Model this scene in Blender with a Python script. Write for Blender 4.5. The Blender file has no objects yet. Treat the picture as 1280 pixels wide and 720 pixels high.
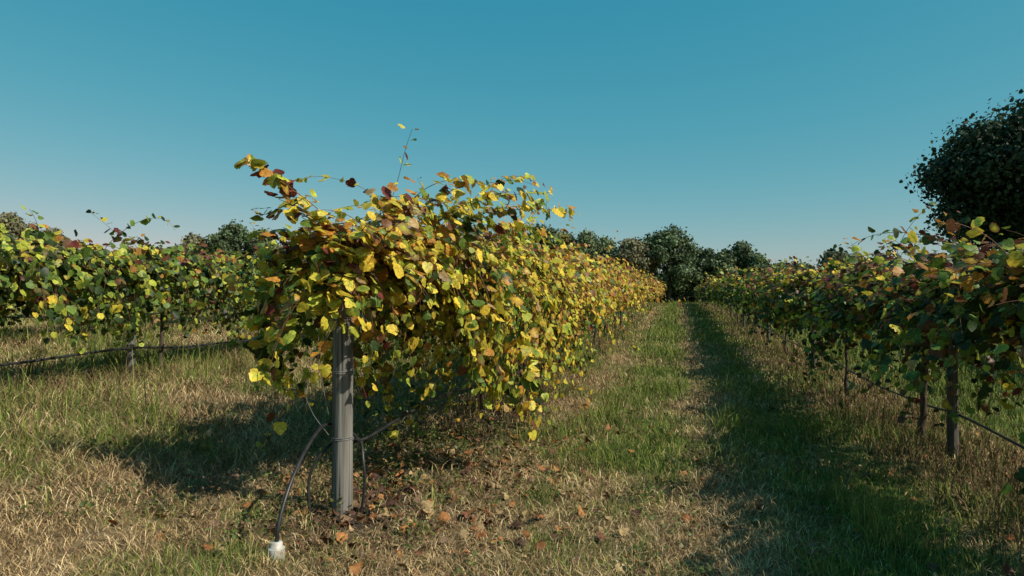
import bpy, math, numpy as np
from mathutils import Vector
rng=np.random.default_rng(7)
scene=bpy.context.scene
TAB=rng.random((256,256))
def vnoise(x,y,s=0):
    x=np.asarray(x,float)+s*17.3; y=np.asarray(y,float)+s*41.7
    xi=np.floor(x).astype(int); yi=np.floor(y).astype(int); fx=x-xi; fy=y-yi
    fx=fx*fx*(3-2*fx); fy=fy*fy*(3-2*fy)
    a=TAB[xi%256,yi%256]; b=TAB[(xi+1)%256,yi%256]; c=TAB[xi%256,(yi+1)%256]; d=TAB[(xi+1)%256,(yi+1)%256]
    return (a*(1-fx)+b*fx)*(1-fy)+(c*(1-fx)+d*fx)*fy
def fbm(x,y,s=0): return .5*vnoise(x,y,s)+.3*vnoise(x*2.1,y*2.1,s+1)+.2*vnoise(x*4.3,y*4.3,s+2)
def ss(x,a,b):
    t=np.clip((np.asarray(x,float)-a)/(b-a),0,1); return t*t*(3-2*t)
def g(x,y):
    x=np.asarray(x,float); y=np.asarray(y,float)
    h=.45*ss(-x,3.0,6.6)+.3*ss(-x,8,14)+1.0*np.clip((y-9)/48,0,1)
    h=h+.05*(fbm(x*.7,y*.7,5)-.5)*ss(np.abs(x+2.29)+np.abs(y-4.2),.3,1.5)
    h=h-.035*np.exp(-((x-.3)/.25)**2)-.035*np.exp(-((x+1.25)/.28)**2)
    return h
# ---------- colour fields
def green(x,y):
    n=fbm(x*.7,y*.7,9); n2=fbm(x*2.4,y*2.4,13)
    G=.43+.52*np.exp(-((x+.45)/.65)**2)*ss(y,4,7)-.48*np.exp(-((x-.3)/.25)**2)-.28*np.exp(-((x+1.3)/.35)**2)
    G=G+.42*np.exp(-((x-1.15)/.45)**2)+.8*ss(x,3.0,3.5)-.25*(1-ss(y,4.,6.5))*ss(x,-2.6,-1.5)*(1-ss(x,.3,.9))
    G=G-.12*np.exp(-((x-2.45)/.6)**2)+.02*ss(-x,3.3,4.2)
    return np.clip(G+(n-.5)*1.7+(n2-.5)*1.0,0,1)
def dirt(x,y):
    a=np.exp(-((x+2.25)/.5)**2)*ss(y,3.5,4.2)*(1-ss(y,8.5,12))
    return np.clip(a*1.1+(fbm(x*3,y*3,21)-.5)*1.0*a,0,1)
def tallz(x,y):
    a=np.exp(-((x-2.55)/.68)**4)+np.exp(-((x+7.1)/1.0)**4)*1.0+np.exp(-((x+11.9)/1.0)**4)+.75*np.exp(-((x+2.3)/.6)**4)*ss(y,6,9)+np.exp(-((x-7.3)/.8)**4)
    return np.clip(a,0,1)
# ---------- mesh helper
def mkmesh(name,V,F,nper,mat,col=None,parent=None,smooth=False):
    me=bpy.data.meshes.new(name); V=np.ascontiguousarray(V,dtype=np.float32)
    if isinstance(F,tuple):
        tot=np.concatenate([np.full(len(f),f.shape[1]) for f in F]); idx=np.concatenate([f.ravel() for f in F])
    else:
        tot=np.full(len(F),nper); idx=F.ravel()
    me.vertices.add(len(V)); me.vertices.foreach_set('co',V.ravel())
    me.loops.add(len(idx)); me.loops.foreach_set('vertex_index',idx.astype(np.int32))
    me.polygons.add(len(tot)); st=np.concatenate([[0],np.cumsum(tot)[:-1]])
    me.polygons.foreach_set('loop_start',st.astype(np.int32)); me.polygons.foreach_set('loop_total',tot.astype(np.int32))
    if smooth: me.polygons.foreach_set('use_smooth',np.ones(len(tot),bool))
    me.update(calc_edges=True)
    if col is not None:
        ca=me.color_attributes.new('Col','FLOAT_COLOR','POINT')
        c=np.ones((len(V),4),np.float32); c[:,:3]=col; ca.data.foreach_set('color',c.ravel())
    ob=bpy.data.objects.new(name,me); scene.collection.objects.link(ob); me.materials.append(mat)
    if parent: ob.parent=parent
    return ob
def empty(name):
    e=bpy.data.objects.new(name,None); scene.collection.objects.link(e); return e
# ---------- materials
def newmat(name):
    m=bpy.data.materials.new(name); m.use_nodes=True; nt=m.node_tree; nt.nodes.clear()
    o=nt.nodes.new('ShaderNodeOutputMaterial'); return m,nt,o
def leafmat(name,trans=.35,rough=.5,spec=.3,nscale=60,namt=.35):
    m,nt,o=newmat(name); N=nt.nodes; L=nt.links
    a=N.new('ShaderNodeAttribute'); a.attribute_name='Col'
    geo=N.new('ShaderNodeNewGeometry')
    no=N.new('ShaderNodeTexNoise'); no.inputs['Scale'].default_value=nscale; no.inputs['Detail'].default_value=2
    L.new(geo.outputs['Position'],no.inputs['Vector'])
    mr=N.new('ShaderNodeMapRange'); mr.inputs[1].default_value=.3; mr.inputs[2].default_value=.7; mr.inputs[3].default_value=1-namt; mr.inputs[4].default_value=1+namt
    L.new(no.outputs['Fac'],mr.inputs[0])
    mx=N.new('ShaderNodeVectorMath'); mx.operation='SCALE'; L.new(a.outputs['Color'],mx.inputs[0]); L.new(mr.outputs[0],mx.inputs['Scale'])
    p=N.new('ShaderNodeBsdfPrincipled'); p.inputs['Roughness'].default_value=rough; p.inputs['Specular IOR Level'].default_value=spec
    L.new(mx.outputs[0],p.inputs['Base Color'])
    if trans>0:
        t=N.new('ShaderNodeBsdfTranslucent'); mi=N.new('ShaderNodeMixShader'); mi.inputs[0].default_value=trans
        L.new(mx.outputs[0],t.inputs['Color'])
        L.new(p.outputs[0],mi.inputs[1]); L.new(t.outputs[0],mi.inputs[2]); L.new(mi.outputs[0],o.inputs[0])
    else: L.new(p.outputs[0],o.inputs[0])
    return m
M_leaf=leafmat('grape_leaf',.33,.45,.3)
M_grass=leafmat('grass_blade',0,.75,.1,nscale=12,namt=.25)
M_tree=leafmat('tree_leaf',.15,.6,.2,nscale=.8,namt=.4)
M_litter=leafmat('dead_leaf',0,.7,.2)
def simplemat(name,c1,c2,scale=(20,20,20),rough=.8,bump=.3,spec=.2,detail=6):
    m,nt,o=newmat(name); N=nt.nodes; L=nt.links
    tc=N.new('ShaderNodeTexCoord'); mp=N.new('ShaderNodeMapping'); mp.inputs['Scale'].default_value=scale
    L.new(tc.outputs['Object'],mp.inputs[0]); no=N.new('ShaderNodeTexNoise'); no.inputs['Scale'].default_value=1; no.inputs['Detail'].default_value=detail
    L.new(mp.outputs[0],no.inputs['Vector']); cr=N.new('ShaderNodeValToRGB'); cr.color_ramp.elements[0].position=.35; cr.color_ramp.elements[1].position=.65
    cr.color_ramp.elements[0].color=(*c1,1); cr.color_ramp.elements[1].color=(*c2,1); L.new(no.outputs['Fac'],cr.inputs[0])
    p=N.new('ShaderNodeBsdfPrincipled'); p.inputs['Roughness'].default_value=rough; p.inputs['Specular IOR Level'].default_value=spec
    L.new(cr.outputs[0],p.inputs['Base Color'])
    b=N.new('ShaderNodeBump'); b.inputs['Strength'].default_value=bump; b.inputs['Distance'].default_value=.01
    L.new(no.outputs['Fac'],b.inputs['Height']); L.new(b.outputs[0],p.inputs['Normal']); L.new(p.outputs[0],o.inputs[0])
    return m
M_post=simplemat('weathered_wood',(.035,.032,.028),(.23,.22,.19),(45,45,1.1),.85,1.0,.2,10)
M_postd=simplemat('treated_wood',(.05,.045,.038),(.13,.12,.10),(70,70,2.5),.85,.7)
M_bark=simplemat('vine_bark',(.04,.03,.022),(.12,.09,.065),(60,60,9),.9,.9)
M_tbark=simplemat('tree_bark',(.04,.032,.025),(.11,.09,.07),(8,8,2),.9,.8)
M_cane=simplemat('cane_bark',(.08,.04,.025),(.18,.10,.06),(30,30,30),.7,.2)
M_hose=simplemat('black_poly_hose',(.012,.012,.013),(.03,.03,.03),(15,15,15),.45,.1,.5)
M_wire=simplemat('galvanised_wire',(.12,.12,.12),(.25,.25,.24),(40,40,40),.5,.1,.5)
M_pvc=simplemat('white_pvc',(.34,.30,.23),(.60,.58,.52),(25,25,25),.5,.1,.5)
# ground material
M_ground,nt,o=newmat('vineyard_ground'); N=nt.nodes; L=nt.links
a=N.new('ShaderNodeAttribute'); a.attribute_name='Col'; geo=N.new('ShaderNodeNewGeometry')
n1=N.new('ShaderNodeTexNoise'); n1.inputs['Scale'].default_value=14; n1.inputs['Detail'].default_value=8; n1.inputs['Roughness'].default_value=.75
L.new(geo.outputs['Position'],n1.inputs['Vector'])
mr=N.new('ShaderNodeMapRange'); mr.inputs[1].default_value=.3; mr.inputs[2].default_value=.7; mr.inputs[3].default_value=.45; mr.inputs[4].default_value=1.45
L.new(n1.outputs['Fac'],mr.inputs[0]); sc=N.new('ShaderNodeVectorMath'); sc.operation='SCALE'
L.new(a.outputs['Color'],sc.inputs[0]); L.new(mr.outputs[0],sc.inputs['Scale'])
p=N.new('ShaderNodeBsdfPrincipled'); p.inputs['Roughness'].default_value=.95; p.inputs['Specular IOR Level'].default_value=.05
L.new(sc.outputs[0],p.inputs['Base Color']); b=N.new('ShaderNodeBump'); b.inputs['Strength'].default_value=.8; b.inputs['Distance'].default_value=.05
L.new(n1.outputs['Fac'],b.inputs['Height']); L.new(b.outputs[0],p.inputs['Normal']); L.new(p.outputs[0],o.inputs[0])
# ---------- ground
n=460
t=np.linspace(-1,1,n); gx=-2+600*np.sinh(5.6*t)/np.sinh(5.6); gy=6+700*np.sinh(5.6*t)/np.sinh(5.6)
XX,YY=np.meshgrid(gx,gy); x=XX.ravel(); y=YY.ravel()
V=np.stack([x,y,g(x,y)],1)
G=green(x,y)[:,None]; D=dirt(x,y)[:,None]
Cg=np.array([.235,.17,.088])*(1-G)+np.array([.09,.12,.03])*G; Cg=Cg*(1-D)+np.array([.07,.053,.04])*D
i=np.arange(n*n).reshape(n,n); F=np.stack([i[:-1,:-1],i[:-1,1:],i[1:,1:],i[1:,:-1]],-1).reshape(-1,4)
mkmesh('ground',V,F,4,M_ground,Cg,smooth=True)
# ---------- grass
def blades(name,x,y,h,w,lean,col,tipmul=1.15):
    n=len(x); z=g(x,y)-.005; p=np.stack([x,y,z],1)
    ph=rng.random(n)*6.283; d=np.stack([np.cos(ph),np.sin(ph)],1)
    wa=rng.random(n)*6.283; wv=np.stack([np.cos(wa),np.sin(wa),np.zeros(n)],1)*w[:,None]*.5
    def at(f,l): return p+np.stack([d[:,0]*np.sin(l)*h*f,d[:,1]*np.sin(l)*h*f,np.cos(l)*h*f],1)
    m=at(.55,lean*.6); tp=at(1,lean)
    V=np.stack([p-wv,p+wv,m+wv*.8,m-wv*.8,tp],1).reshape(-1,3)
    k=np.arange(n)*5; Q=np.stack([k,k+1,k+2,k+3],1); T=np.stack([k+3,k+2,k+4],1)
    mul=np.array([.8,.8,1,1,tipmul])  # slight root-to-tip tone variation; darker base also paints shade into the blade colour
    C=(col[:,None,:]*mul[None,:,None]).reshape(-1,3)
    return mkmesh(name,V,(Q,T),0,M_grass,C)
def sample(N,a,b,logfrac=.6):
    u=rng.random(N); r1=a*(b/a)**u; r2=(a**.5+u*(b**.5-a**.5))**2
    r=np.where(rng.random(N)<logfrac,r1,r2); th=np.radians(rng.uniform(-36,62,N))
    return -r*np.sin(th),r*np.cos(th),r
GR=np.array([[.18,.22,.045],[.10,.145,.03],[.28,.30,.07],[.135,.19,.04]]); ST=np.array([[.58,.42,.205],[.42,.285,.135],[.27,.18,.09],[.68,.52,.29],[.17,.11,.06],[.34,.21,.105]])
x,y,r=sample(620000,2.4,95)
G=green(x,y); D=dirt(x,y); cl=fbm(x*3.5,y*3.5,31); keep=(rng.random(len(x))>D*.75)&(rng.random(len(x))<.40+cl*1.1)
x,y,r,G,cl=x[keep],y[keep],r[keep],G[keep],cl[keep]; nn=len(x)
isg=rng.random(nn)<G*.88
tone=.68+.62*fbm(x*1.9,y*1.9,41)
col=np.where(isg[:,None],GR[rng.integers(0,4,nn)],ST[rng.integers(0,6,nn)])*rng.uniform(.7,1.2,(nn,1))*tone[:,None]
h=rng.uniform(.03,.075,nn)*(.4+cl*1.4)*np.where(isg,1.3,1.0)*(1+1.0*np.clip(r/30,0,1))
lumps=ss(fbm(x*1.3,y*1.3,51),.55,.72); h=h*(1+1.8*lumps*isg)
h=h*(1+.6*ss(-x,3,5)); lean=np.where(isg,rng.uniform(.1,1.1,nn),rng.uniform(.6,1.56,nn))
h=np.where(isg,h,h*1.35)
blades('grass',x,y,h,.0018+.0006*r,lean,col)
# tall dry weeds in the row strips
x,y,r=sample(360000,3.0,80,.45); tz=tallz(x,y); k=rng.random(len(x))<tz*(.15+1.0*fbm(x*2,y*2,61)); x,y,r=x[k],y[k],r[k]; nn=len(x)
WD=np.array([[.15,.095,.05],[.20,.125,.065],[.10,.065,.04],[.085,.105,.03],[.27,.18,.095],[.11,.13,.035]])
c=WD[rng.integers(0,6,nn)]*rng.uniform(.7,1.2,(nn,1))
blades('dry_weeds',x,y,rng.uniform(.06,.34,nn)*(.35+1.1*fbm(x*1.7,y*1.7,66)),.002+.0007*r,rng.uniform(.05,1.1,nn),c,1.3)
# ---------- leaf templates
half=[(.20,-.06),(.42,.05),(.53,.28),(.45,.36),(.48,.56),(.33,.68),(.22,.86)]
o2=[(0,.05)]+half+[(0,1.0)]+[(-a,b) for a,b in half[::-1]]
T_HI=np.array([(0,.38)]+o2); F_HI=np.array([[0,i+1,(i+1)%16+1] for i in range(16)])
half=[(.30,-.05),(.52,.30),(.38,.68)]
o3=[(0,.04)]+half+[(0,1.0)]+[(-a,b) for a,b in half[::-1]]
T_MD=np.array([(0,.38)]+o3); F_MD=np.array([[0,i+1,(i+1)%8+1] for i in range(8)])
T_LO=np.array([(0,0),(.46,.12),(.42,.62),(0,1),(-.42,.62),(-.46,.12)]); F_LO=np.array([[0,1,2,3],[0,3,4,5]])
def nrm(v): return v/np.maximum(np.linalg.norm(v,axis=-1,keepdims=True),1e-6)
def leaves(name,pos,nor,tip,size,cc,ce,lod,mat,parent=None,foldr=(.05,.6),curlr=(-.2,.6)):
    T,F=((T_HI,F_HI),(T_MD,F_MD),(T_LO,F_LO))[lod]; n=len(pos); k=len(T)
    nor=nrm(nor); tip=nrm(tip-(tip*nor).sum(1,keepdims=True)*nor); b=np.cross(nor,tip)
    fold=rng.uniform(*foldr,n)[:,None]; curl=rng.uniform(*curlr,n)[:,None]
    X=T[None,:,0]*np.ones((n,1))*rng.uniform(.85,1.15,n)[:,None]; Y=T[None,:,1]*np.ones((n,1))
    Z=-fold*np.abs(X)**1.3-curl*(Y-.3)**2*.8+rng.normal(0,.03,(n,k))
    s=size[:,None,None]
    V=pos[:,None,:]+s*(X[...,None]*b[:,None]+Y[...,None]*tip[:,None]+Z[...,None]*nor[:,None])
    V=V.reshape(-1,3); FF=(np.arange(n)[:,None,None]*k+F[None]).reshape(-1,F.shape[1])
    if lod<2:
        C=np.repeat(ce[:,None,:],k,1); C[:,0]=cc; C=C*rng.uniform(.8,1.15,(n,k,1))
    else: C=np.repeat(((cc+ce)/2)[:,None,:],k,1)
    return mkmesh(name,V,FF,F.shape[1],mat,C.reshape(-1,3),parent)
# palette
PAL=np.array([[.80,.58,.06],[.46,.49,.058],[.14,.22,.034],[.036,.066,.016],[.52,.24,.04],[.19,.08,.035],[.17,.04,.03],[.44,.29,.12]])
YEL,YG,GRN,DK,ORG,BRN,RED,TAN=range(8)
def pick(P):
    P=P/P.sum(1,keepdims=True); c=np.cumsum(P,1); u=rng.random((len(P),1)); return np.clip((u>c).sum(1),0,7)
def tubes(name,lines,radii,mat,parent=None,sides=5,smooth=True):
    Vs=[];Fs=[];off=0; ang=np.arange(sides)*2*np.pi/sides
    for P,R in zip(lines,radii):
        P=np.asarray(P,float); m=len(P); R=np.broadcast_to(np.asarray(R,float),(m,))
        tg=nrm(np.gradient(P,axis=0)); ref=np.array([0,0,1.]) if abs(tg[:,2]).mean()<.8 else np.array([1.,0,0])
        u=nrm(np.cross(tg,ref)); v=np.cross(tg,u)
        ring=P[:,None]+R[:,None,None]*(np.cos(ang)[None,:,None]*u[:,None]+np.sin(ang)[None,:,None]*v[:,None])
        Vs.append(ring.reshape(-1,3)); i=np.arange(m*sides).reshape(m,sides)+off; j=np.roll(i,-1,1)
        Fs.append(np.stack([i[:-1],j[:-1],j[1:],i[1:]],-1).reshape(-1,4)); off+=m*sides
    return mkmesh(name,np.concatenate(Vs),np.concatenate(Fs),4,mat,None,parent,smooth)
DS=.055
def grow(st,dr,nst,droop):
    P=[st]; d=nrm(dr); p=st; w=rng.normal(0,.05,d.shape)
    for k in range(nst):
        w=w*.85+rng.normal(0,.05,d.shape); d=d+w*.35; d[:,2]-=droop; d=nrm(d); p=p+d*DS; P.append(p)
    return np.stack(P,1)
def smoothline(pts,m):
    pts=np.array(pts,float); n=len(pts); e=np.vstack([2*pts[0]-pts[1],pts,2*pts[-1]-pts[-2]]); out=[]
    for t in np.linspace(0,n-1-1e-6,m):
        i=int(t); f=t-i; a,b,c,d=e[i:i+4]
        out.append(.5*((2*b)+(-a+c)*f+(2*a-5*b+4*c-d)*f*f+(-a+3*b-3*c+d)*f**3))
    return np.array(out)
SUND=np.array([.66,-.22,.5])
def vine_section(row,X0,y0,y1,per_m,lenr,lod,size,scheme,parent,step=1,canes=True,zc=1.62,heroes=None,spread=1.0,lenfun=None,upz=1.1,pup=.05,dr_=(.05,.16),zs=.13,thin=.1):
    n=int((y1-y0)*per_m); ys=rng.uniform(y0,y1,n); side=np.where(rng.random(n)<.5,-1,1.)
    dens=vnoise(ys*.9,np.full(n,X0),3); dens2=vnoise(ys*2.6,side*5+X0,4); kk=rng.random(n)<.3+.7*dens+.6*dens2; ys,side=ys[kk],side[kk]; n=len(ys)
    st=np.stack([X0+rng.normal(0,.12,n),ys,g(np.full(n,X0),ys)+zc-np.abs(rng.normal(0,zs,n))],1)
    dr=np.stack([side*rng.uniform(.05,1.1,n)*spread,rng.normal(0,.5,n),rng.uniform(-.2,upz,n)],1)
    L=rng.uniform(lenr[0],lenr[1],n)*(.55+.9*vnoise(ys*1.6,side*3+X0,8))
    droop=rng.uniform(dr_[0],dr_[1],n); up=rng.random(n)<pup; droop[up]=.02; L[up]=np.minimum(L[up],rng.uniform(.45,.85,up.sum()))
    if lenfun is not None: L,dr=lenfun(ys,side,L,dr)
    nst=int(L.max()/DS)+1; P=grow(st,dr,nst,droop)
    kmax=(L/DS).astype(int)
    lines=[P[i,:kmax[i]+1] for i in range(n) if kmax[i]>3]
    A=np.arange(0,nst+1,step); I,K=np.meshgrid(np.arange(n),A,indexing='ij'); ok=(K<=kmax[:,None])&(K>=1)&(rng.random(I.shape)>thin)
    I=I[ok];K=K[ok]; pos=P[I,K]; frac=K/np.maximum(kmax[I],1)
    tang=nrm(P[I,np.minimum(K+1,nst)]-P[I,np.maximum(K-1,0)]); srand=rng.random(n)[I]
    if heroes:
        for h in heroes:
            Lh=np.linalg.norm(np.diff(h,axis=0),axis=1).sum(); m=int(Lh/.024); H=smoothline(h,m); lines.append(H)
            pos=np.concatenate([pos,H]); frac=np.concatenate([frac,np.linspace(.1,.8,m)]); srand=np.concatenate([srand,np.full(m,rng.random())])
            tang=np.concatenate([tang,nrm(np.gradient(H,axis=0))])
    m=len(pos); alt=np.where(np.arange(m)%2==0,1,-1.)[:,None]
    sidev=nrm(np.cross(tang,np.array([0,0,1.]))+rng.normal(0,.35,(m,3)))*alt
    out=np.stack([(pos[:,0]-X0),np.zeros(m),(pos[:,2]-g(pos[:,0],pos[:,1])-1.35)*.7],1); out=nrm(out+1e-3)
    off=sidev*rng.uniform(.02,.08,(m,1))+np.array([0,0,.02])
    nor=out*.7+SUND*.6+rng.normal(0,.5,(m,3))
    tip=sidev*.45+out*.3+np.array([0,0,-.8])+rng.normal(0,.4,(m,3))
    sz=size*rng.uniform(.5,1.25,m)*np.clip(1.2-.6*frac**2.2,.4,1)
    lp=pos+off; hz=lp[:,2]-g(lp[:,0],lp[:,1])
    k2=hz>.1; lp,nor,tip,sz,hz,srand,frac,pos=lp[k2],nor[k2],tip[k2],sz[k2],hz[k2],srand[k2],frac[k2],pos[k2]
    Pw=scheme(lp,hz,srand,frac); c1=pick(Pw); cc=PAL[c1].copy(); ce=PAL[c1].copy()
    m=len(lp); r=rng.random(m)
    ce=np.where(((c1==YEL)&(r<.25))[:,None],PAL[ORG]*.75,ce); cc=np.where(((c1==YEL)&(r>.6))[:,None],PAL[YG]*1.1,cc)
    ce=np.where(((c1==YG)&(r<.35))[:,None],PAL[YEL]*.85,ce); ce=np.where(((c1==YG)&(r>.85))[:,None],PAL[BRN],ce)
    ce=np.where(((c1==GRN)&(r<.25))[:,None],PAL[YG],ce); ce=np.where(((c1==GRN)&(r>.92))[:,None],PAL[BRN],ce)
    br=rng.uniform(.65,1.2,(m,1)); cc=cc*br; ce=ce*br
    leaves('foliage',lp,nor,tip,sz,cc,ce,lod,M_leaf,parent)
    if canes:
        tubes('canes',lines,[np.linspace(.0045,.0018,len(l)) for l in lines],M_cane,parent,3)
def W(m,**k):
    a=np.zeros((m,8)); 
    for q,v in k.items(): a[:,dict(y=0,yg=1,g=2,d=3,o=4,b=5,r=6,t=7)[q]]=v
    return a
def sch_mid(p,hz,s,f):
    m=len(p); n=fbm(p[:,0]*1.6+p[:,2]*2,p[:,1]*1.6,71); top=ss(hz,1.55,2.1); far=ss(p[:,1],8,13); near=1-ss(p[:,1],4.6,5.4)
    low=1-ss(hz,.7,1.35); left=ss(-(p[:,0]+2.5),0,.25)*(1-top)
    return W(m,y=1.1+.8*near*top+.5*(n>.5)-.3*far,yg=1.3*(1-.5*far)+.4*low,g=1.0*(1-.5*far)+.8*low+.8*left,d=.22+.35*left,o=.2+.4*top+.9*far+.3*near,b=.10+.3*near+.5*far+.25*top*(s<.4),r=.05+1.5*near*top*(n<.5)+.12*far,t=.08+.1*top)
def sch_left(p,hz,s,f):
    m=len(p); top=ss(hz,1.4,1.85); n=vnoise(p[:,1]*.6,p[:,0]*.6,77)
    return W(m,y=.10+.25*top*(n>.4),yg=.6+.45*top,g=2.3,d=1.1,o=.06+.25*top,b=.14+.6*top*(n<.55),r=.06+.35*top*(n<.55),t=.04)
def sch_right(p,hz,s,f):
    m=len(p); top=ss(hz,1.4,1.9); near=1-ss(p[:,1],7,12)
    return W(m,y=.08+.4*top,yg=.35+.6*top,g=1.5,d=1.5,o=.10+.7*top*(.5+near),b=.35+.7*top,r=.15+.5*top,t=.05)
mid=empty('grapevine')
heroes=[np.array(h) for h in [
 [(-2.3,4.5,1.75),(-2.42,4.35,2.08),(-2.6,4.2,2.27),(-2.72,4.12,2.38),(-2.86,4.04,2.47)],
 [(-2.3,4.5,1.75),(-2.45,4.4,2.0),(-2.6,4.3,2.15),(-2.7,4.2,2.2)],
 [(-2.35,4.5,1.8),(-2.5,4.35,2.05),(-2.7,4.25,2.12),(-2.9,4.2,2.08)],
 [(-2.35,4.5,1.75),(-2.55,4.35,1.92),(-2.75,4.25,1.98),(-2.88,4.2,1.9)],
 [(-2.4,4.6,1.7),(-2.7,4.5,1.9),(-2.95,4.45,1.7),(-3.02,4.45,1.3),(-2.98,4.4,.92)],
 [(-2.4,4.8,1.7),(-2.75,4.7,1.8),(-3.0,4.6,1.5),(-3.0,4.6,1.1),(-2.92,4.6,.88)],
 [(-2.35,4.5,1.65),(-2.62,4.3,1.7),(-2.78,4.25,1.4),(-2.80,4.25,1.05),(-2.7,4.3,.85)],
 [(-2.35,4.6,1.65),(-2.6,4.4,1.7),(-2.68,4.3,1.4),(-2.68,4.25,1.12)],
 [(-2.35,4.6,1.7),(-2.7,4.6,1.85),(-2.9,4.5,1.7),(-2.9,4.5,1.3)],
 [(-2.2,5.1,1.8),(-1.9,5.4,2.2),(-1.5,5.6,2.38),(-1.08,5.9,2.45)],
 [(-2.2,5.2,1.8),(-1.8,5.6,2.15),(-1.3,5.8,2.3),(-.95,6.0,2.28)],
 [(-2.2,5.3,1.8),(-1.9,5.6,2.1),(-1.5,5.7,2.15),(-1.15,5.8,2.08)],
 [(-2.2,5.3,1.8),(-1.95,5.7,2.15),(-1.6,5.9,2.32),(-1.25,6.1,2.36)],
 [(-2.2,5.0,1.8),(-2.0,5.1,2.15),(-1.8,5.15,2.35),(-1.65,5.2,2.42)],
 [(-2.2,4.9,1.8),(-2.2,4.8,2.1),(-2.15,4.7,2.25),(-1.95,4.75,2.28)],
 [(-2.2,4.7,1.8),(-2.1,4.7,2.1),(-1.95,4.7,2.2),(-1.8,4.8,2.15)],
 [(-2.25,4.6,1.7),(-2.28,4.35,1.95),(-2.25,4.22,1.75),(-2.24,4.2,1.34)],
 [(-2.25,4.6,1.7),(-2.35,4.35,1.9),(-2.37,4.2,1.72),(-2.34,4.18,1.34)],
 [(-2.2,4.6,1.7),(-2.15,4.4,1.95),(-2.1,4.25,1.75),(-2.12,4.22,1.30)],
 [(-2.2,4.6,1.7),(-2.2,4.4,1.85),(-2.2,4.2,1.7),(-2.20,4.18,1.33)],
 [(-2.3,4.6,1.7),(-2.3,4.4,1.85),(-2.3,4.2,1.7),(-2.29,4.17,1.36)],
 [(-2.1,5.2,1.8),(-1.6,5.4,1.9),(-1.3,5.6,1.4),(-1.25,5.65,.9),(-1.2,5.65,.42)],
 [(-2.1,5.4,1.8),(-1.65,5.6,1.8),(-1.4,5.8,1.3),(-1.4,5.8,.8),(-1.3,5.8,.5)],
 [(-2.1,5.3,1.8),(-1.7,5.5,1.8),(-1.5,5.6,1.3),(-1.45,5.6,.9),(-1.4,5.7,.65)],
 [(-2.1,5.3,1.8),(-1.75,5.4,1.7),(-1.6,5.5,1.2),(-1.5,5.5,.85),(-1.5,5.55,.58)],
 [(-2.1,5.0,1.7),(-1.8,5.2,1.7),(-1.65,5.25,1.2),(-1.6,5.2,.75)],
 [(-2.1,5.6,1.8),(-1.5,6.2,1.8),(-1.15,6.6,1.4),(-1.05,6.8,.85)]]]
def lf_mid(ys,side,L,dr):
    nr=ys<5.0
    L=np.where(nr&(side>0),np.minimum(L,.8),L); L=np.where((ys>5.0)&(ys<8)&(side>0),L*1.2,L)
    dr=dr.copy(); dr[:,1]=np.where(ys<4.6,dr[:,1]*.7-.1,dr[:,1]); return L,dr
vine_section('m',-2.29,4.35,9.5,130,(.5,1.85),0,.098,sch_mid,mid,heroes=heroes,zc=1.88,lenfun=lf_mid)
vine_section('m',-2.29,9.5,18,85,(.5,1.7),1,.11,sch_mid,mid,canes=False,zc=1.85)
vine_section('m',-2.29,18,38,38,(.5,1.5),2,.155,sch_mid,mid,canes=False,zc=1.85)
vine_section('m',-2.29,38,78,17,(.5,1.4),2,.23,sch_mid,mid,canes=False,zc=1.85)
rt=empty('grapevine')
kw=dict(zc=1.66,upz=.9,pup=.04)
vine_section('r',2.5,2.2,10,130,(.35,1.22),0,.092,sch_right,rt,**kw)
vine_section('r',2.5,10,19,95,(.4,1.15),1,.11,sch_right,rt,canes=False,**kw)
vine_section('r',2.5,19,40,42,(.4,1.15),2,.155,sch_right,rt,canes=False,**kw)
vine_section('r',2.5,40,78,18,(.4,1.15),2,.23,sch_right,rt,canes=False,**kw)
lt=empty('grapevine')
kw=dict(zc=1.57,upz=.7,pup=.025)
vine_section('l',-7.1,2.5,14,130,(.35,1.35),1,.10,sch_left,lt,**kw)
vine_section('l',-7.1,14,26,45,(.4,1.2),2,.14,sch_left,lt,canes=False,**kw)
vine_section('l',-7.1,26,70,16,(.4,1.2),2,.22,sch_left,lt,canes=False,**kw)
for X0,ya in ((-11.9,6),(-16.7,10),(-21.5,14),(7.3,3),(12.1,6)):
    e=empty('grapevine')
    vine_section('x',X0,ya,28,32,(.4,1.2),2,.15,sch_left if X0<0 else sch_right,e,canes=False,zc=1.45,upz=.6,pup=.02)
    vine_section('x',X0,28,70,13,(.4,1.2),2,.24,sch_left if X0<0 else sch_right,e,canes=False,zc=1.45,upz=.6,pup=.02)
# ---------- posts
def post(x,y,h,r,mat,lean=(0,0),name='wooden_post'):
    S=28; R=44; zz=np.linspace(-.15,h,R); a=np.arange(S)*2*np.pi/S
    z,A=np.meshgrid(zz,a,indexing='ij'); seed=x*3+y
    gr=.035*(vnoise(A*6,z*1.2+seed,1)-.5)+.05*(vnoise(A*2.2+seed,z*.8,2)-.5)
    rr=r*(1+gr*np.minimum(1,np.minimum(A,2*np.pi-A)*2))*(1-.04*z/h); rr[-1]*=.94
    V=np.stack([lean[0]*z+rr*np.cos(A),lean[1]*z+rr*np.sin(A),z],-1).reshape(-1,3)
    i=np.arange(R*S).reshape(R,S); j=np.roll(i,-1,1); Q=np.stack([i[:-1],j[:-1],j[1:],i[1:]],-1).reshape(-1,4)
    V=np.vstack([V,[lean[0]*h,lean[1]*h,h+.004]]); T=np.stack([i[-1],j[-1],np.full(S,len(V)-1)],1)
    ob=mkmesh(name,V,(Q,T),0,mat,smooth=True); ob.location=(x,y,float(g(x,y))); return ob
post(-2.29,4.36,1.78,.073,M_post,(-.004,.01))
for yy in (10.2,15.6,22.,28.5,35,42,49): post(-2.29+rng.normal(0,.03),yy,1.7,.055,M_postd,(rng.normal(0,.01),0))
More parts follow.
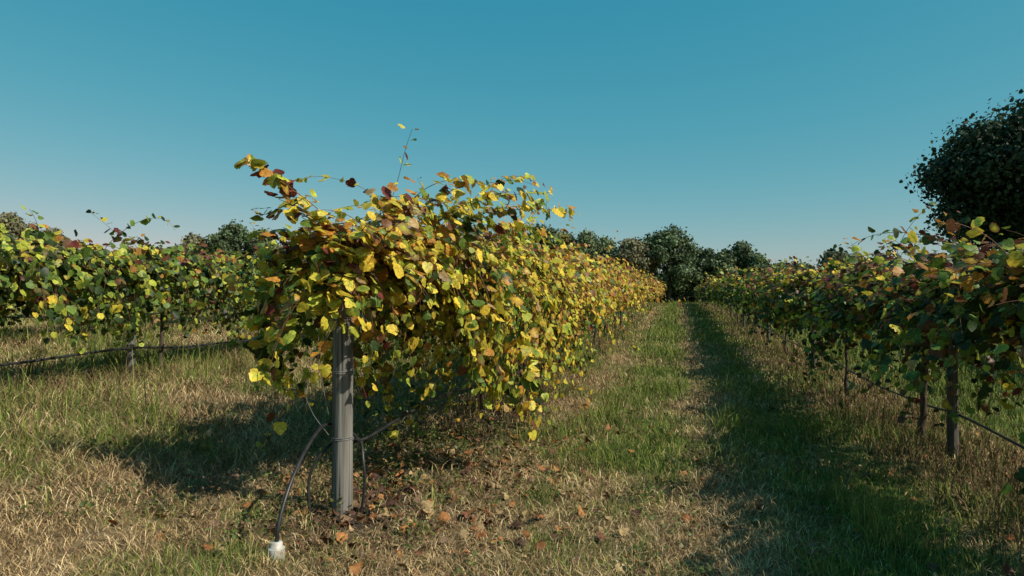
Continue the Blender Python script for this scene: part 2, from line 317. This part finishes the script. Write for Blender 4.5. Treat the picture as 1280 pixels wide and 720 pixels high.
for yy in (.6,7.25,14.1,21,28,35,42,49): post(2.5+rng.normal(0,.02),yy,1.55,.048,M_postd,(rng.normal(0,.01),0))
for yy in (1.0,7.62,14.4,21,28): post(-7.1,yy,1.4,.052,M_post,(rng.normal(0,.01),0))
for yy in (9.5,16.,23,30): post(-11.9,yy,1.4,.06,M_post); 
for yy in (4.,10.5,17,24,31): post(7.3,yy,1.4,.055,M_postd)
# ---------- trunks
def trunk(x,y,h,parent,dx=0,dy=0,r=.024):
    m=14; t=np.linspace(0,1,m); P=np.stack([x+dx*t+np.cumsum(rng.normal(0,.012,m)),y+dy*t+np.cumsum(rng.normal(0,.012,m)),float(g(x,y))-.03+t*h],1)
    tubes('trunk',[P],[r*(1.25-.45*t)*rng.uniform(.85,1.15,m)],M_bark,parent,9)
trunk(2.42,7.9,1.6,rt,.05,-.25,.03); trunk(-2.25,7.7,1.7,mid,.05,.1); trunk(-7.1,8.25,1.45,lt,.0,-.1,.026)
for yy in (11.2,17.6,24,31): trunk(2.5,yy,1.5,rt,.0,rng.normal(0,.2)); trunk(-2.29,yy+1.5,1.6,mid,0,rng.normal(0,.2)); trunk(-7.1,yy+.4,1.45,lt,0,rng.normal(0,.2))
trunk(-7.1,3.9,1.45,lt,0,.2)
for X0,y0,zc,par in ((-2.29,4.36,1.68,mid),(2.5,1.,1.48,rt),(-7.1,1.,1.35,lt)):
    ys=np.arange(y0,40,.4); P=np.stack([X0+rng.normal(0,.012,len(ys)),ys,g(np.full(len(ys),X0),ys)+zc+rng.normal(0,.012,len(ys))],1)
    tubes('cordon',[P],[.013],M_bark,par,6)
    ys=np.arange(y0,75,2.); P=np.stack([X0+.02+0*ys,ys,g(np.full(len(ys),X0),ys)+zc+.03],1); tubes('trellis_wire',[P],[.002],M_wire,None,4)
def drip(X0,posts,h,y_first=None):
    pts=[]
    for a,b in zip(posts[:-1],posts[1:]):
        for t in np.linspace(0,1,9)[:-1]:
            yy=a+(b-a)*t; s=.07*4*t*(1-t); pts.append((X0+.06,yy,float(g(X0,yy))+h-s+rng.normal(0,.006)))
    return pts
P=drip(2.5,[.6,7.25,14.1,21,28,35,42],.42); tubes('irrigation_hose',[smoothline(P,220)],[.012],M_hose,None,8)
P=drip(-7.1,[1.,7.62,14.4,21,28],.40); tubes('irrigation_hose',[smoothline(P,220)],[.015],M_hose,None,8)
P=drip(-11.9,[3.,9.5,16,23,30],.5); tubes('irrigation_hose',[smoothline(P,160)],[.015],M_hose,None,8)
P=[(-2.22,4.42,.50),(-2.2,4.6,.50),(-2.22,5.2,.53),(-2.24,6.,.56),(-2.25,6.8,.55)]+drip(-2.29,[8,10.2,15.6,22,28.5],.5); tubes('irrigation_hose',[smoothline(P,200)],[.012],M_hose,None,8)
tubes('irrigation_hose',[smoothline([(-2.264,3.52,.04),(-2.262,3.54,.2),(-2.27,3.66,.38),(-2.30,3.86,.52),(-2.36,4.12,.60),(-2.39,4.30,.63),(-2.36,4.45,.60),(-2.25,4.47,.53),(-2.21,4.42,.50)],60)],[.012],M_hose,None,8)
tubes('irrigation_hose',[smoothline([(-2.47,4.26,-.03),(-2.50,4.27,.16),(-2.49,4.29,.30),(-2.43,4.33,.43),(-2.34,4.46,.52),(-2.22,4.48,.50),(-2.15,4.40,.38),(-2.13,4.38,.2),(-2.17,4.40,-.02)],60)],[.011],M_hose,None,8)
ang=np.linspace(0,4*np.pi,50)
for z0 in (.52,.98,1.35):
    tubes('tie_wire',[np.stack([-2.293+.078*np.cos(ang),4.368+.078*np.sin(ang),z0+.002*ang],1)],[.0022],M_wire,None,4)
tubes('tie_wire',[smoothline([(-2.37,4.31,.56),(-2.46,4.25,.72),(-2.50,4.22,.9),(-2.42,4.25,1.1),(-2.36,4.3,1.3)],24)],[.0025],M_wire,None,4)
tubes('tie_wire',[smoothline([(-2.36,4.3,1.55),(-2.42,4.25,1.2),(-2.4,4.27,.95),(-2.37,4.31,.7)],24)],[.002],M_wire,None,4)
prof=[(0.0,.105),(.030,.105),(.034,.100),(.034,.075),(.046,.072),(.048,.066),(.048,.005),(.044,0),(.044,-.05)]
S=24; a=np.arange(S)*2*np.pi/S; V=np.array([[r*math.cos(t),r*math.sin(t),z] for r,z in prof for t in a])
i=np.arange(len(prof)*S).reshape(-1,S); j=np.roll(i,-1,1); Q=np.stack([i[:-1],i[1:],j[1:],j[:-1]],-1).reshape(-1,4)
ob=mkmesh('pvc_pipe_riser',V,Q,4,M_pvc,smooth=False); ob.location=(-2.264,3.52,float(g(-2.264,3.52))+.0)
# ---------- fallen leaves
n=850; fy=3.3+rng.gamma(2.0,1.3,n); fx=-1.8+rng.normal(0,.8,n); k=fy<14; fx,fy=fx[k],fy[k]
fx2=2.3+rng.normal(0,.6,350); fy2=rng.uniform(3,14,350); fx3=rng.uniform(-4,1.5,130); fy3=rng.uniform(3,10,130)
fx=np.concatenate([fx,fx2,fx3]); fy=np.concatenate([fy,fy2,fy3]); n=len(fx)
P3=np.array([[.34,.13,.045],[.18,.075,.04],[.44,.19,.06],[.12,.06,.04],[.44,.30,.14],[.24,.15,.09]])[rng.integers(0,6,n)]*rng.uniform(.6,1.1,(n,1))
leaves('fallen_leaves',np.stack([fx,fy,g(fx,fy)+rng.uniform(.015,.06,n)],1),np.array([0,0,1.])+rng.normal(0,.45,(n,3)),rng.normal(0,1,(n,3)),rng.uniform(.035,.085,n),P3,P3*.8,0,M_litter,None,(.1,1.2),(-1.0,1.2))
# broadleaf weeds
n0=420; wx=np.concatenate([rng.normal(-2.5,.7,n0//2),rng.uniform(-7,2.2,n0//2)]); wy=np.concatenate([rng.uniform(3.6,7.5,n0//2),rng.uniform(3,10,n0//2)])
m=30; px=np.repeat(wx,m)+rng.normal(0,.06,n0*m); py=np.repeat(wy,m)+rng.normal(0,.06,n0*m); pz=g(px,py)+rng.uniform(.01,.13,n0*m)*np.repeat(rng.uniform(.4,1.5,n0),m)
c=np.array([[.09,.13,.03],[.13,.17,.04],[.20,.17,.06],[.17,.10,.05]])[rng.integers(0,4,n0)].repeat(m,0)*rng.uniform(.6,1.2,(n0*m,1))
leaves('broadleaf_weeds',np.stack([px,py,pz],1),np.array([0,0,.8])+rng.normal(0,.4,(n0*m,3)),rng.normal(0,1,(n0*m,3)),rng.uniform(.012,.032,n0*m),c,c,2,M_leaf)
# ---------- trees
def tree(name,x,y,H,R,n,ls,base,lobes=14,crown0=.25,parent=None,squash=1.0,hol=.34,fuzz=.5,lr=(.26,.46)):
    e=empty(name) if parent is None else parent
    z0=float(g(x,y)); c=[];rad=[]
    for i in range(lobes):
        t=rng.random(); zz=crown0+(1-crown0)*(.15+.72*t); rr=R*.72*math.sqrt(max(.05,1-(2*t-.85)**2*.8))*rng.uniform(.3,1); a=rng.random()*6.283
        c.append((x+rr*math.cos(a),y+rr*math.sin(a),z0+H*zz)); rad.append(R*rng.uniform(*lr))
    c=np.array(c);rad=np.array(rad); li=rng.choice(lobes,n,p=rad**2/np.sum(rad**2))
    d=nrm(rng.normal(0,1,(n,3))); rr=rad[li]*(rng.random(n)**.4)*(.8+fuzz*rng.random(n)**2)
    P=c[li]+d*rr[:,None]*np.array([1,1,.8*squash]); P[:,2]=np.minimum(P[:,2],z0+H*1.03)
    hole=fbm(P[:,0]*.9+P[:,2]*.7,P[:,1]*.9-P[:,2]*.5,91)>hol; P,d,li2=P[hole],d[hole],li[hole]; m=len(P)
    col=np.array(base)*(rng.uniform(.65,1.35,lobes)[li2])[:,None]*rng.uniform(.6,1.3,(m,1))
    leaves('crown',P,d+rng.normal(0,.6,(m,3)),rng.normal(0,1,(m,3)),ls*rng.uniform(.6,1.4,m),col,col,2,M_tree,e)
    lines=[smoothline([(x,y,z0-.2),(x+.1,y,z0+H*.2),(x-.1,y+.1,z0+H*.45),(x,y,z0+H*.75)],12)]; rads=[np.linspace(H*.028,H*.008,12)]
    for i in range(min(lobes,14)):
        s=np.array([x,y,z0+H*rng.uniform(.2,.5)]); q=c[i]; lines.append(smoothline([s,(s+q)/2+np.array([0,0,H*.03]),q],8)); rads.append(np.linspace(H*.011,H*.003,8))
    tubes('trunk_and_limbs',lines,rads,M_tbark,e,7); return e
G1=(.11,.155,.07); G2=(.14,.18,.085); G3=(.10,.14,.07); OL=(.18,.17,.09)
for (xx,yy,H,R,c) in ((-1.4,103,11.6,6.0,G1),(3.6,107,8.8,4.0,G3),(6.5,105,8.2,3.6,G2),(9.4,106,9.4,4.4,G3),(14.5,109,6.6,3.2,OL),(-6.5,101,9.8,4.4,OL),(-10.5,104,10.0,4.2,G2),(-14.5,100,11.0,4.8,G2),(-19,98.5,11.8,5.2,G1),(-24,98,11.2,5,G3),(-61,83,11.4,4.6,G1),(-57,85,10.2,3.8,G2),(-66,82,9.6,3.8,OL),(-52,88,9.3,4,G3),(-91,75.4,12.5,5,OL),(-86,78,10.5,4.5,OL)):
    tree('oak_tree',xx,yy,H,R,13000,.32,c,lobes=40,crown0=.05,lr=(.14,.32),fuzz=.7)
tree('oak_tree',14.2,28.9,8.9,5.9,100000,.13,(.035,.058,.026),lobes=80,crown0=.27,hol=.25,fuzz=.55,lr=(.12,.28))
e=empty('distant_trees')
for th in np.arange(-60,75,3.0):
    d=rng.uniform(135,165); t=math.radians(th); H=rng.uniform(7,10)
    tree('x',-d*math.sin(t),d*math.cos(t),H,6.5,1800,.8,np.array((.11,.135,.075))*rng.uniform(.7,1.3),lobes=12,crown0=.0,parent=e)
for xx in np.arange(-30,24,3.5):
    tree('x',xx,112+rng.normal(0,2),rng.uniform(4.5,6),3.4,1500,.45,np.array(G3)*rng.uniform(.7,1.2),lobes=9,crown0=-.1,parent=e)
# ---------- light
sd=Vector((1,-.24,math.tan(math.radians(43))*1.03)).normalized()
sl=bpy.data.lights.new('sun','SUN'); sl.energy=5.0; sl.angle=math.radians(.5); sl.color=(1,.94,.82); so=bpy.data.objects.new('sun',sl); scene.collection.objects.link(so)
so.rotation_euler=(-sd).to_track_quat('-Z','Y').to_euler()
w=bpy.data.worlds.new('World'); scene.world=w; w.use_nodes=True; nt=w.node_tree; N=nt.nodes; L=nt.links; N.clear()
sk=N.new('ShaderNodeTexSky'); sk.sky_type='NISHITA'; sk.sun_disc=False; sk.sun_elevation=math.radians(43); sk.sun_rotation=math.atan2(sd.x,sd.y); sk.dust_density=.6; sk.air_density=1.0; sk.ozone_density=1.5
sp=N.new('ShaderNodeSeparateColor'); cb=N.new('ShaderNodeCombineColor'); L.new(sk.outputs[0],sp.inputs[0])
for k,(gm,am) in enumerate(((1.7,.27),(.55,1.85),(.40,2.42))):   # film-like colour grade of the physical sky
    pw=N.new('ShaderNodeMath'); pw.operation='POWER'; pw.inputs[1].default_value=gm; L.new(sp.outputs[k],pw.inputs[0])
    ml=N.new('ShaderNodeMath'); ml.operation='MULTIPLY'; ml.inputs[1].default_value=am; L.new(pw.outputs[0],ml.inputs[0]); L.new(ml.outputs[0],cb.inputs[k])
bg=N.new('ShaderNodeBackground'); bg.inputs[1].default_value=.1; wo=N.new('ShaderNodeOutputWorld')
L.new(cb.outputs[0],bg.inputs[0]); L.new(bg.outputs[0],wo.inputs[0])
# ---------- camera
cd=bpy.data.cameras.new('camera'); cd.lens=23.9; cd.sensor_width=36; cd.clip_end=3000; cd.clip_start=.05
co=bpy.data.objects.new('camera',cd); scene.collection.objects.link(co); co.location=(0,0,1.5); co.rotation_euler=(math.radians(91.0),0,math.radians(13.75)); scene.camera=co
scene.view_settings.view_transform='Standard'; scene.view_settings.look='None'; scene.view_settings.exposure=0
